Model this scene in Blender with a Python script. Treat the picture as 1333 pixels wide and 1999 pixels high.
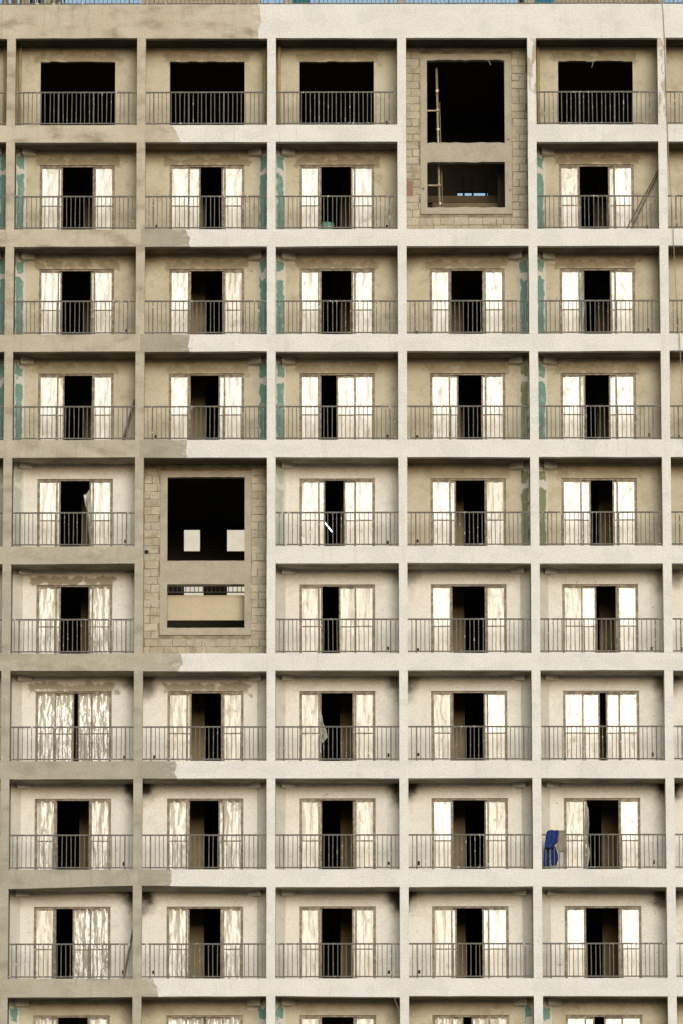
import bpy, bmesh, math, random
import numpy as np
from mathutils import Vector, Matrix

for o in list(bpy.data.objects):
    bpy.data.objects.remove(o)
random.seed(7)
scene = bpy.context.scene
col = scene.collection

# ------------------------------------------------------------------ camera
GZ = 58.0                                  # height of the underside of the parapet above the ground
CAM = Vector((9.48, -195.70, GZ - 56.376))
PITCH, YAW, ROLL, FPX = 0.2142, -0.00054, -0.00131, 13939.2
FW = Vector((math.sin(YAW) * math.cos(PITCH), math.cos(YAW) * math.cos(PITCH), math.sin(PITCH)))
R0 = Vector((math.cos(YAW), -math.sin(YAW), 0))
U0 = R0.cross(FW)
RT = R0 * math.cos(ROLL) + U0 * math.sin(ROLL)
UP = -R0 * math.sin(ROLL) + U0 * math.cos(ROLL)
cam_data = bpy.data.cameras.new('camera')
cam = bpy.data.objects.new('camera', cam_data)
col.objects.link(cam)
M3 = Matrix((RT, UP, -FW)).transposed()
cam.matrix_world = Matrix.Translation(CAM) @ M3.to_4x4()
cam_data.sensor_fit = 'VERTICAL'
cam_data.sensor_height = 36.0
cam_data.lens = FPX / 1999.0 * 36.0
cam_data.clip_start = 1.0
cam_data.clip_end = 6000.0
scene.camera = cam
scene.render.resolution_x, scene.render.resolution_y = 683, 1024

def at(u, v, Y):
    """point on the vertical plane y = Y that a photo measurement (u, v) refers to"""
    d = FW + RT * ((u - 666.5) / FPX) + UP * ((999.5 - v) / FPX)
    t = (Y - CAM.y) / d.y
    return CAM + d * t

# ------------------------------------------------------------------ sky, sun, exposure
SUN_EL, SUN_AZ, SUN_ANG = math.radians(11.0), math.radians(8.0), math.radians(22.0)   # azimuth to the right, behind the camera
world = bpy.data.worlds.new('World')
scene.world = world
world.use_nodes = True
wn = world.node_tree
bg = wn.nodes['Background']
sky = wn.nodes.new('ShaderNodeTexSky')
sky.sky_type = 'NISHITA'
sky.sun_disc = False
sky.sun_elevation = SUN_EL
sky.sun_rotation = math.pi - SUN_AZ
sky.air_density = 1.0
sky.dust_density = 0.7
sky.ozone_density = 1.0
wn.links.new(sky.outputs[0], bg.inputs[0])
bg.inputs[1].default_value = 0.10
sd = bpy.data.lights.new('sun', 'SUN')
sd.energy = 1.35
sd.angle = SUN_ANG
sd.color = (1.0, 0.982, 0.94)
sun = bpy.data.objects.new('sun', sd)
col.objects.link(sun)
to_sun = Vector((math.sin(SUN_AZ) * math.cos(SUN_EL), -math.cos(SUN_AZ) * math.cos(SUN_EL), math.sin(SUN_EL)))
sun.rotation_euler = to_sun.to_track_quat('Z', 'Y').to_euler()
sun.location = (30, -60, 90)
vs = scene.view_settings
scene.display_settings.display_device = 'sRGB'
vs.view_transform = 'Standard'
vs.look = 'None'
vs.exposure = 0.42
vs.gamma = 1.0
vs.use_curve_mapping = False
scene.render.engine = 'CYCLES'
scene.cycles.max_bounces = 6
scene.cycles.diffuse_bounces = 2
scene.cycles.glossy_bounces = 3
scene.cycles.transmission_bounces = 4

# ------------------------------------------------------------------ material helpers
class NT:
    def __init__(s, name):
        s.m = bpy.data.materials.new(name)
        s.m.use_nodes = True
        s.t = s.m.node_tree
        s.b = s.t.nodes['Principled BSDF']
        s.out = s.t.nodes['Material Output']
    def n(s, typ, **kw):
        nd = s.t.nodes.new(typ)
        for k, v in kw.items():
            setattr(nd, k, v)
        return nd
    def put(s, sock, v):
        if isinstance(v, bpy.types.NodeSocket):
            s.t.links.new(v, sock)
        elif isinstance(v, (tuple, list)):
            v = tuple(v)
            if len(sock.default_value) == 4 and len(v) == 3:
                v = v + (1.0,)
            sock.default_value = v
        else:
            sock.default_value = v
    def math(s, op, a, b=0.0, c=0.0, clamp=False):
        nd = s.n('ShaderNodeMath', operation=op, use_clamp=clamp)
        s.put(nd.inputs[0], a); s.put(nd.inputs[1], b); s.put(nd.inputs[2], c)
        return nd.outputs[0]
    def pos(s):
        if not hasattr(s, '_p'):
            g = s.n('ShaderNodeNewGeometry')
            s._p = g.outputs['Position']
            sp = s.n('ShaderNodeSeparateXYZ')
            s.put(sp.inputs[0], s._p)
            s.x, s.y, s.z = sp.outputs
        return s._p
    def noise(s, scale, detail=4.0, rough=0.55, stretch=None, off=0.0, vec=None):
        v = vec if vec is not None else s.pos()
        mp = s.n('ShaderNodeMapping')
        s.put(mp.inputs[0], v)
        mp.inputs['Location'].default_value = (off, off * .7, off * 1.3)
        if stretch:
            mp.inputs['Scale'].default_value = stretch
        nd = s.n('ShaderNodeTexNoise')
        s.put(nd.inputs['Vector'], mp.outputs[0])
        nd.inputs['Scale'].default_value = scale
        nd.inputs['Detail'].default_value = detail
        nd.inputs['Roughness'].default_value = rough
        return nd.outputs[0]
    def step(s, v, lo, hi):
        nd = s.n('ShaderNodeMapRange', interpolation_type='SMOOTHSTEP')
        s.put(nd.inputs[0], v)
        s.put(nd.inputs[1], lo); s.put(nd.inputs[2], hi)
        return nd.outputs[0]
    def rng(s, v, a, b, lo, hi):
        nd = s.n('ShaderNodeMapRange')
        s.put(nd.inputs[0], v)
        for i, q in enumerate((a, b, lo, hi)):
            s.put(nd.inputs[i + 1], q)
        return nd.outputs[0]
    def mix(s, f, a, b, mode='MIX'):
        nd = s.n('ShaderNodeMix', data_type='RGBA', blend_type=mode)
        s.put(nd.inputs[0], f); s.put(nd.inputs[6], a); s.put(nd.inputs[7], b)
        return nd.outputs[2]
    def attr(s, name):
        nd = s.n('ShaderNodeAttribute', attribute_type='OBJECT', attribute_name=name)
        return nd.outputs['Fac']
    def bump(s, h, strength=0.3, dist=0.01):
        nd = s.n('ShaderNodeBump')
        nd.inputs['Strength'].default_value = strength
        nd.inputs['Distance'].default_value = dist
        s.put(nd.inputs['Height'], h)
        s.put(s.b.inputs['Normal'], nd.outputs[0])
    def speck(s, c, amt=0.10, scale=22.0):
        n = s.noise(scale, 2.0, 0.7)
        f = s.rng(n, 0.25, 0.75, 1.0 - amt, 1.0 + amt)
        vm = s.n('ShaderNodeVectorMath', operation='SCALE')
        s.put(vm.inputs[0], c); s.put(vm.inputs['Scale'], f)
        return vm.outputs[0]
    def done(s, c, rough=0.9, spec=0.25):
        s.put(s.b.inputs['Base Color'], c)
        s.put(s.b.inputs['Roughness'], rough)
        s.b.inputs['Specular IOR Level'].default_value = spec
        return s.m

def raw_colour(t):
    """bare cement render: tan with brown and grey weathering"""
    big = t.noise(0.9, 5, 0.6, off=3)
    mid = t.noise(1.7, 4, 0.5, stretch=(0.7, 1, 1.5), off=11)
    tone = t.attr('tone')                      # 0 brown rows, 1 grey rows
    base = t.mix(tone, (0.53, 0.47, 0.355), (0.44, 0.405, 0.315))
    c = t.mix(t.step(big, 0.35, 0.70), base, t.mix(tone, (0.60, 0.545, 0.43), (0.50, 0.465, 0.37)))
    brown = t.mix(tone, (0.24, 0.18, 0.115), (0.29, 0.26, 0.20))
    c = t.mix(t.math('MULTIPLY', t.step(mid, 0.44, 0.78), 0.75), c, brown)
    streak = t.noise(2.0, 4, 0.6, stretch=(2.5, 1, 0.35), off=23)
    c = t.mix(t.math('MULTIPLY', t.step(streak, 0.52, 0.8), 0.55), c, (0.29, 0.25, 0.175))
    pale = t.noise(2.6, 5, 0.6, off=140)
    c = t.mix(t.math('MULTIPLY', t.step(pale, 0.55, 0.66), 0.35), c, (0.60, 0.55, 0.45))
    c = t.mix(t.math('MULTIPLY', t.attr('grey'), 0.75), c, (0.33, 0.31, 0.25))
    return c

def white_colour(t):
    big = t.noise(0.7, 4, 0.5, off=41)
    c = t.mix(t.step(big, 0.3, 0.75), (0.80, 0.785, 0.745), (0.755, 0.735, 0.69))
    patch = t.noise(1.5, 2, 0.4, stretch=(.7, 1, 1.2), off=301)
    c = t.mix(t.math('MULTIPLY', t.step(patch, 0.54, 0.57), 0.5), c, (0.70, 0.69, 0.655))
    c = t.mix(t.math('MULTIPLY', t.step(patch, 0.42, 0.39), 0.5), c, (0.83, 0.805, 0.75))
    st = t.noise(2.6, 5, 0.65, stretch=(2.2, 1, 0.25), off=7)
    c = t.mix(t.math('MULTIPLY', t.step(st, 0.54, 0.8), 0.5), c, (0.58, 0.53, 0.43))
    sc = t.noise(5.0, 6, 0.7, off=77)
    c = t.mix(t.math('MULTIPLY', t.step(sc, 0.66, 0.76), 0.35), c, (0.40, 0.36, 0.28))
    return c

def m_frame():
    """columns and beams: bare render or white paint, split at a ragged brush edge per object"""
    t = NT('facade_render_and_paint')
    t.pos()
    raw, wh = raw_colour(t), white_colour(t)
    edge, slant, zc = t.attr('edge'), t.attr('slant'), t.attr('zc')
    w = t.noise(3.2, 2, 0.4, off=5)
    wob = t.math('MULTIPLY', t.math('SUBTRACT', w, 0.5), 0.30)
    xx = t.math('ADD', t.math('ADD', t.x, wob), t.math('MULTIPLY', slant, t.math('SUBTRACT', t.z, zc)))
    mask = t.step(t.math('SUBTRACT', xx, edge), -0.012, 0.012)
    dd = t.math('SUBTRACT', xx, edge)
    thin = t.math('MULTIPLY', t.step(dd, -0.55, 0.0), t.step(t.noise(7.0, 4, 0.6, stretch=(.5, 1, 1.6), off=210), 0.46, 0.66))
    holes = t.math('MULTIPLY', t.step(dd, 0.5, 0.0), t.step(t.noise(9.0, 4, 0.6, stretch=(.5, 1, 1.6), off=260), 0.52, 0.70))
    mask = t.math('MAXIMUM', t.math('MULTIPLY', thin, 0.35), t.math('MULTIPLY', mask, t.math('SUBTRACT', 1.0, t.math('MULTIPLY', holes, 0.45))))
    c = t.mix(mask, raw, wh)
    rust = t.noise(2.4, 5, 0.6, stretch=(2.0, 1, 0.6), off=61)
    rm = t.math('MULTIPLY', t.step(rust, 0.50, 0.58), t.attr('rust'))
    c = t.mix(t.math('MULTIPLY', rm, 0.65), c, (0.36, 0.25, 0.14))
    c = t.speck(c, 0.17)
    t.bump(t.math('ADD', t.noise(22, 5, 0.6), t.noise(3, 3, 0.5)), 0.35, 0.012)
    return t.done(c)

def m_wall():
    """recessed back walls: attributes prime (0 bare, 1 primed), side (-1/1 clean corner side), soot, lintel, cx, zt, zd, grime"""
    t = NT('balcony_plaster')
    t.pos()
    prime = t.attr('prime')
    big = t.noise(1.1, 5, 0.6, off=2)
    bare = t.mix(t.step(big, 0.3, 0.72), (0.51, 0.455, 0.33), (0.61, 0.555, 0.425))
    prm = t.mix(t.step(big, 0.3, 0.72), (0.81, 0.785, 0.72), (0.765, 0.735, 0.665))
    c = t.mix(prime, bare, prm)
    mid = t.noise(2.6, 5, 0.65, off=19)
    c = t.mix(t.math('MULTIPLY', t.step(mid, 0.50, 0.78), t.math('SUBTRACT', 0.60, t.math('MULTIPLY', prime, 0.40))), c, (0.30, 0.24, 0.14))
    pal = t.noise(1.5, 5, 0.62, off=333)
    c = t.mix(t.math('MULTIPLY', t.step(pal, 0.54, 0.64), t.math('SUBTRACT', 0.40, t.math('MULTIPLY', prime, 0.2))), c, (0.60, 0.56, 0.465))
    # mortar patching round the door head
    w = t.math('MULTIPLY', t.math('SUBTRACT', t.noise(3.4, 4, 0.6, off=31), 0.5), 0.7)
    dx = t.math('SUBTRACT', t.math('ABSOLUTE', t.math('SUBTRACT', t.x, t.attr('cx'))), 1.15)
    dz = t.math('SUBTRACT', t.math('ABSOLUTE', t.math('SUBTRACT', t.z, t.math('ADD', t.attr('zd'), 0.10))), 0.07)
    d = t.math('ADD', t.math('MAXIMUM', dx, dz), w)
    lm = t.math('MULTIPLY', t.step(d, 0.10, 0.0), t.attr('lintel'))
    c = t.mix(t.math('MULTIPLY', lm, 0.8), c, (0.27, 0.215, 0.12))
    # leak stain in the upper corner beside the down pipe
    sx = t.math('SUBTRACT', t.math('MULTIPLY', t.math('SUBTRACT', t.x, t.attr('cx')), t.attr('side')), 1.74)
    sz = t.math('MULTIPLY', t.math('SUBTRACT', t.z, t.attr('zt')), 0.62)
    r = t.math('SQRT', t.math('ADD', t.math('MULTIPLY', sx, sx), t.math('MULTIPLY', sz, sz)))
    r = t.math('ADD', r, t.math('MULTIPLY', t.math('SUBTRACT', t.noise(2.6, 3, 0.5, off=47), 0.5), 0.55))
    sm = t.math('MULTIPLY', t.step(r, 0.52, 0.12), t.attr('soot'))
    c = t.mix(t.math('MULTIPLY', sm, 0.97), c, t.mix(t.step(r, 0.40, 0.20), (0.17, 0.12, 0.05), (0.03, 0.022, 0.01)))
    # splashes and chips
    ch = t.noise(7.5, 4, 0.6, off=53)
    c = t.mix(t.math('MULTIPLY', t.step(ch, 0.665, 0.70), t.attr('grime')), c, (0.20, 0.16, 0.10))
    c = t.speck(c, 0.11)
    t.bump(t.math('ADD', t.noise(18, 5, 0.6), t.noise(2.5, 3, 0.5)), 0.35, 0.015)
    return t.done(c)

def m_drywall(name, board, vivid):
    """board with taped joints: UV u across, v from floor to ceiling"""
    t = NT(name)
    t.pos()
    uv = t.n('ShaderNodeTexCoord').outputs['UV']
    sp = t.n('ShaderNodeSeparateXYZ'); t.put(sp.inputs[0], uv)
    u, v = sp.outputs[0], sp.outputs[1]
    n = t.math('MULTIPLY', t.math('SUBTRACT', t.noise(4.0, 3, 0.5, off=9), 0.5), 0.6)
    n2 = t.math('MULTIPLY', t.math('SUBTRACT', t.noise(3.5, 4, 0.6, off=29), 0.5), 0.22)
    du = t.math('SUBTRACT', 0.35, t.math('ABSOLUTE', t.math('SUBTRACT', t.math('ADD', u, n), 0.44)))
    mu = t.step(du, -0.03, 0.03)
    vv = t.math('ADD', v, n2)
    low = t.step(vv, 0.725, 0.71)
    hi = t.math('MULTIPLY', t.step(vv, 0.785, 0.80), t.step(vv, 0.93, 0.915))
    mk = t.math('MULTIPLY', mu, t.math('MAXIMUM', low, hi))
    thin = t.step(t.noise(4.0, 4, 0.6, off=90), 0.36, 0.46)
    mk = t.math('MULTIPLY', t.math('MULTIPLY', mk, t.rng(thin, 0, 1, 0.75, 1)), vivid)
    c = t.mix(mk, (0.72, 0.70, 0.63), board)
    c = t.speck(c, 0.10)
    return t.done(c, 0.85)

def m_plain(name, c, rough=0.85, spec=0.25, amt=0.12, metal=0.0, c2=None, sc=2.5, bump=0.0):
    t = NT(name)
    t.pos()
    if c2:
        c = t.mix(t.step(t.noise(sc, 5, 0.62), 0.36, 0.68), c, c2)
    c = t.speck(c, amt)
    t.b.inputs['Metallic'].default_value = metal
    if bump:
        t.bump(t.noise(16, 5, 0.6), bump, 0.02)
    return t.done(c, rough, spec)

def m_rail():
    t = NT('railing_steel')
    t.pos()
    c = t.mix(t.step(t.noise(4, 4, 0.6), 0.4, 0.7), (0.115, 0.108, 0.090), (0.17, 0.155, 0.125))
    dr = t.noise(9.0, 4, 0.7, stretch=(1.0, 1, 0.8), off=15)
    gate = t.step(t.noise(0.8, 2, 0.5, off=35), 0.40, 0.62)
    f = t.math('MULTIPLY', t.step(dr, 0.585, 0.64), gate)
    c = t.mix(f, c, (0.66, 0.63, 0.56))
    return t.done(c, 0.6, 0.35)

def m_film(name, base, base2, dirt, rough, fold, crease, ior, wet=0.6, vs1=4.2, vstretch=0.62):
    """thin plastic sheet: creased facets, long folds, dust and glue smudges"""
    t = NT(name)
    t.pos()
    oi = t.n('ShaderNodeObjectInfo').outputs['Random']
    warp = t.n('ShaderNodeTexNoise'); t.put(warp.inputs['Vector'], t.pos()); warp.inputs['Scale'].default_value = 3.0
    vadd = t.n('ShaderNodeVectorMath', operation='MULTIPLY_ADD')
    t.put(vadd.inputs[0], warp.outputs['Color']); vadd.inputs[1].default_value = (.35, .35, .35); t.put(vadd.inputs[2], t.pos())
    mp = t.n('ShaderNodeMapping'); t.put(mp.inputs[0], vadd.outputs[0]); mp.inputs['Scale'].default_value = (1.25, 1.0, vstretch)
    vo = t.n('ShaderNodeTexVoronoi', feature='F1'); t.put(vo.inputs['Vector'], mp.outputs[0]); vo.inputs['Scale'].default_value = vs1
    vo2 = t.n('ShaderNodeTexVoronoi', feature='F1'); t.put(vo2.inputs['Vector'], mp.outputs[0]); vo2.inputs['Scale'].default_value = vs1 * 2.2
    folds = t.noise(2.0, 2, 0.5, stretch=(2.4, 1, 0.45), off=4)
    h = t.math('ADD', t.math('MULTIPLY', folds, fold), t.math('MULTIPLY', t.math('ADD', vo.outputs['Distance'], t.math('MULTIPLY', vo2.outputs['Distance'], .4)), crease))
    c = t.mix(t.step(t.noise(1.6, 4, 0.6, off=66), 0.35, 0.7), base, base2)
    c = t.mix(t.math('MULTIPLY', t.step(oi, 0.4, 1.0), 0.6), c, base2)
    sm = t.step(t.noise(4.5, 4, 0.6, stretch=(1.3, 1, .8), off=120), 0.54, 0.74)
    c = t.mix(t.math('MULTIPLY', sm, wet), c, dirt)
    t.put(t.b.inputs['IOR'], ior)
    t.bump(h, 1.0, 0.03)
    return t.done(t.speck(c, .12), t.rng(sm, 0, 1, rough, rough + .25), 0.5)

MAT = {}
MAT['frame'] = m_frame()
MAT['wall'] = m_wall()
MAT['green'] = m_drywall('green_drywall', (0.15, 0.315, 0.265), 0.92)
MAT['olive'] = m_drywall('olive_drywall', (0.205, 0.25, 0.115), 0.9)
MAT['faded'] = m_drywall('washed_over_drywall', (0.36, 0.42, 0.33), 0.55)
MAT['primer'] = m_plain('primed_board', (0.70, 0.67, 0.59), c2=(0.62, 0.60, 0.53), bump=0.2)
MAT['compound'] = m_plain('joint_compound', (0.64, 0.61, 0.53), c2=(0.56, 0.52, 0.43))
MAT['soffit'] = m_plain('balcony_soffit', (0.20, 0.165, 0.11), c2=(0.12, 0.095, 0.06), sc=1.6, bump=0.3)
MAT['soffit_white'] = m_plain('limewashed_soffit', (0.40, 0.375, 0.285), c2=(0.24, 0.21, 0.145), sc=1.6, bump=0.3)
MAT['soffit_dark'] = m_plain('shaded_soffit', (0.07, 0.056, 0.035), c2=(0.045, 0.036, 0.022), sc=1.6, bump=0.3)  # top storey: ceiling shade put into a darker soffit colour
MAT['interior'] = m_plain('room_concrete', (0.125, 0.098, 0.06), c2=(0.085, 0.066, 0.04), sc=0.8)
MAT['dark_wall'] = m_plain('darkened_rear_wall', (0.04, 0.033, 0.022), c2=(0.03, 0.025, 0.017), sc=0.8)  # near-black colour stands for the unlit depth behind the openings
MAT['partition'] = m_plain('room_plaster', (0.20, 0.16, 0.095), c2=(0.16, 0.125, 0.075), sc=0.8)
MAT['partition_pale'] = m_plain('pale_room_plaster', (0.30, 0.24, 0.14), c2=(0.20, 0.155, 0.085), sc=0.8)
MAT['surround'] = m_plain('poured_concrete', (0.47, 0.425, 0.335), c2=(0.40, 0.36, 0.275), sc=2.2, bump=0.4)
MAT['mortar'] = m_plain('mortar', (0.23, 0.19, 0.13), c2=(0.38, 0.33, 0.24), sc=4, bump=0.4)
MAT['red_block'] = m_plain('red_brick', (0.34, 0.21, 0.145), c2=(0.28, 0.18, 0.12))
MAT['rail'] = m_rail()
MAT['alu'] = m_plain('bronze_aluminium', (0.13, 0.10, 0.06), 0.5, 0.35, 0.1, 0.1, c2=(0.30, 0.25, 0.17), sc=7)
MAT['film'] = m_film('taut_plastic_film', (0.74, 0.715, 0.64), (0.65, 0.615, 0.53), (0.42, 0.36, 0.25), 0.22, 0.35, 0.10, 1.58, .10)
MAT['film_low'] = m_film('dusty_plastic_film', (0.70, 0.645, 0.53), (0.58, 0.52, 0.40), (0.42, 0.35, 0.22), 0.28, 0.35, 0.12, 1.54, .14)
MAT['film_cream'] = m_film('creamy_plastic_film', (0.66, 0.62, 0.515), (0.55, 0.505, 0.40), (0.36, 0.31, 0.20), 0.26, 0.8, 0.22, 1.50, .2, 3.0)
MAT['rumpled'] = m_film('rumpled_plastic_film', (0.60, 0.57, 0.475), (0.45, 0.425, 0.34), (0.30, 0.265, 0.18), 0.22, 1.2, 0.45, 1.50, .55, 2.4, .4)
MAT['crumpled'] = m_film('crumpled_plastic_film', (0.55, 0.525, 0.44), (0.38, 0.36, 0.285), (0.22, 0.19, 0.125), 0.18, 1.6, 0.8, 1.54, .6, 2.6, .42)
MAT['film_clear'] = m_film('loose_plastic_film', (0.46, 0.455, 0.40), (0.36, 0.355, 0.30), (0.25, 0.23, 0.17), 0.25, 1.0, 0.6, 1.45, .4)
MAT['pipe'] = m_plain('plastic_pipe', (0.42, 0.335, 0.16), 0.55, c2=(0.33, 0.26, 0.13))
MAT['black'] = m_plain('dark_hole', (0.02, 0.018, 0.014))
MAT['tan'] = m_plain('tan_paint', (0.60, 0.52, 0.37), amt=0.12, c2=(0.55, 0.475, 0.335), sc=0.7)
MAT['steel'] = m_plain('scaffold_tube', (0.50, 0.43, 0.30), 0.45, 0.5, 0.15, 0.3, c2=(0.36, 0.28, 0.17), sc=5)
MAT['wood'] = m_plain('weathered_timber', (0.20, 0.155, 0.09), c2=(0.13, 0.10, 0.06), sc=4)
MAT['teal'] = m_plain('teal_tarpaulin', (0.02, 0.22, 0.25), 0.5, 0.4, c2=(0.015, 0.16, 0.19))
MAT['cyan'] = m_plain('bright_blue_tarpaulin', (0.01, 0.30, 0.46), 0.5, 0.4, c2=(0.01, 0.24, 0.38))
MAT['bucket'] = m_plain('teal_plastic', (0.11, 0.30, 0.25), 0.5, 0.4)
MAT['blue'] = m_plain('blue_cloth', (0.016, 0.045, 0.22), 0.85, c2=(0.008, 0.02, 0.085), sc=11)
MAT['greycloth'] = m_plain('grey_cloth', (0.29, 0.245, 0.185), 0.9, c2=(0.22, 0.19, 0.15), sc=8)
MAT['white_plastic'] = m_plain('white_plastic', (0.66, 0.63, 0.56), 0.5)
MAT['rope'] = m_plain('hemp_rope', (0.34, 0.29, 0.20))
MAT['hut'] = m_plain('roof_room_plaster', (0.45, 0.38, 0.26), c2=(0.38, 0.32, 0.22))
MAT['ground'] = m_plain('dusty_ground', (0.10, 0.092, 0.07), c2=(0.065, 0.065, 0.045), sc=0.05)

def m_glass():
    t = NT('door_glass')
    t.b.inputs['Transmission Weight'].default_value = 1.0
    t.b.inputs['IOR'].default_value = 1.45
    return t.done((0.75, 0.80, 0.76), 0.03, 0.5)
MAT['glass'] = m_glass()

def m_tube():
    t = NT('lit_fluorescent_tube')
    t.put(t.b.inputs['Emission Color'], (0.80, 1.0, 0.92))
    t.b.inputs['Emission Strength'].default_value = 3.0
    return t.done((0.8, 0.8, 0.8), 0.4)
MAT['tube'] = m_tube()

def m_block():
    t = NT('concrete_block')
    t.pos()
    oi = t.n('ShaderNodeObjectInfo').outputs['Random']
    c = t.mix(oi, (0.45, 0.40, 0.295), (0.57, 0.515, 0.39))
    c = t.mix(t.math('MULTIPLY', t.step(t.noise(2.4, 5, 0.65, off=8), 0.45, 0.72), 0.7), c, (0.30, 0.24, 0.145))
    c = t.mix(t.math('MULTIPLY', t.step(t.noise(3.5, 4, 0.6, off=88), 0.5, 0.62), .6), c, (0.46, 0.43, 0.35))
    c = t.mix(t.step(t.noise(14, 4, 0.6, off=18), 0.64, 0.72), c, (0.19, 0.15, 0.09))
    c = t.speck(c, 0.16)
    t.bump(t.noise(20, 5, 0.65), 0.7, 0.02)
    return t.done(c)
MAT['block'] = m_block()

# ------------------------------------------------------------------ mesh helpers
class MB:
    def __init__(s):
        s.v, s.f, s.uv = [], [], []
    def poly(s, pts, uvs=None):
        i = len(s.v)
        s.v += [tuple(p) for p in pts]
        s.f.append(tuple(range(i, i + len(pts))))
        s.uv += uvs or [(0, 0)] * len(pts)
    def hexa(s, c):
        """eight corners: bottom 4 (ccw from above) then top 4"""
        i = len(s.v)
        s.v += [tuple(p) for p in c]
        for f in ((3, 2, 1, 0), (4, 5, 6, 7), (0, 1, 5, 4), (1, 2, 6, 5), (2, 3, 7, 6), (3, 0, 4, 7)):
            s.f.append(tuple(i + k for k in f)); s.uv += [(0, 0)] * 4
        return s
    def box(s, x0, x1, y0, y1, z0, z1):
        return s.hexa([(x0, y0, z0), (x1, y0, z0), (x1, y1, z0), (x0, y1, z0),
                       (x0, y0, z1), (x1, y0, z1), (x1, y1, z1), (x0, y1, z1)])
    def tube(s, pts, r, n=8, cap=True):
        pts = [Vector(p) for p in pts]
        rr = r if isinstance(r, (list, tuple)) else [r] * len(pts)
        rings = []
        for k, p in enumerate(pts):
            d = (pts[min(k + 1, len(pts) - 1)] - pts[max(k - 1, 0)]).normalized()
            a = d.cross(Vector((0.31, 0.95, 0.07))).normalized(); b = d.cross(a)
            base = len(s.v)
            for j in range(n):
                an = 2 * math.pi * j / n
                s.v.append(tuple(p + (a * math.cos(an) + b * math.sin(an)) * rr[k]))
            rings.append(base)
        for k in range(len(rings) - 1):
            for j in range(n):
                s.f.append((rings[k] + j, rings[k] + (j + 1) % n, rings[k + 1] + (j + 1) % n, rings[k + 1] + j))
                s.uv += [(0, 0)] * 4
        if cap:
            s.f.append(tuple(rings[0] + j for j in reversed(range(n)))); s.uv += [(0, 0)] * n
            s.f.append(tuple(rings[-1] + j for j in range(n))); s.uv += [(0, 0)] * n
        return s
    def mesh(s, name, m, smooth=False):
        me = bpy.data.meshes.new(name)
        me.from_pydata(s.v, [], s.f)
        uvl = me.uv_layers.new(name='UVMap')
        flat = [c for q in s.uv for c in q]
        uvl.data.foreach_set('uv', flat)
        if m: me.materials.append(m)
        if smooth:
            me.polygons.foreach_set('use_smooth', [True] * len(me.polygons))
        me.update()
        return me
    def build(s, name, m, parent=None, smooth=False, **props):
        return link(name, s.mesh(name, m, smooth), parent, **props)

def link(name, me, parent=None, loc=None, **props):
    o = bpy.data.objects.new(name, me)
    col.objects.link(o)
    o.parent = parent
    if loc is not None: o.location = loc
    for k, v in props.items(): o[k] = v
    return o

def thing(o, label, cat, group=None):
    o['label'] = label; o['category'] = cat
    if group: o['group'] = group
    return o

# ------------------------------------------------------------------ dimensions of the block of flats
P, H, BEAM, DEP, CW = 3.7, 3.0561, 0.50, 1.20, 0.1225     # bay, storey, beam height, balcony depth, half column
BAYS = range(-1, 6)
ROWS = 10
def zk(k): return GZ - k * H                    # underside of the beam above storey k
def cx(i): return (i + 0.5) * P
MERGED = {(0, 3), (1, 3), (4, 1), (5, 1)}       # the two double-height block-work bays
NOBEAM = {(1, 3), (5, 1)}
HEAD = 0.3486                                   # door head below the soffit
BIG = 1e4
def side(i): return 1 if i % 2 == 0 else -1     # side of the bay that is NOT the drywall chase (+1 right, -1 left)

# ground
link('ground', MB().box(-2500, 2500, -2500, 2500, -0.5, 0).mesh('ground', MAT['ground']), kind='structure')

bld = thing(link('apartment_building', None), 'unfinished high-rise apartment block, half painted white, with a grid of recessed balconies', 'building')

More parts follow.
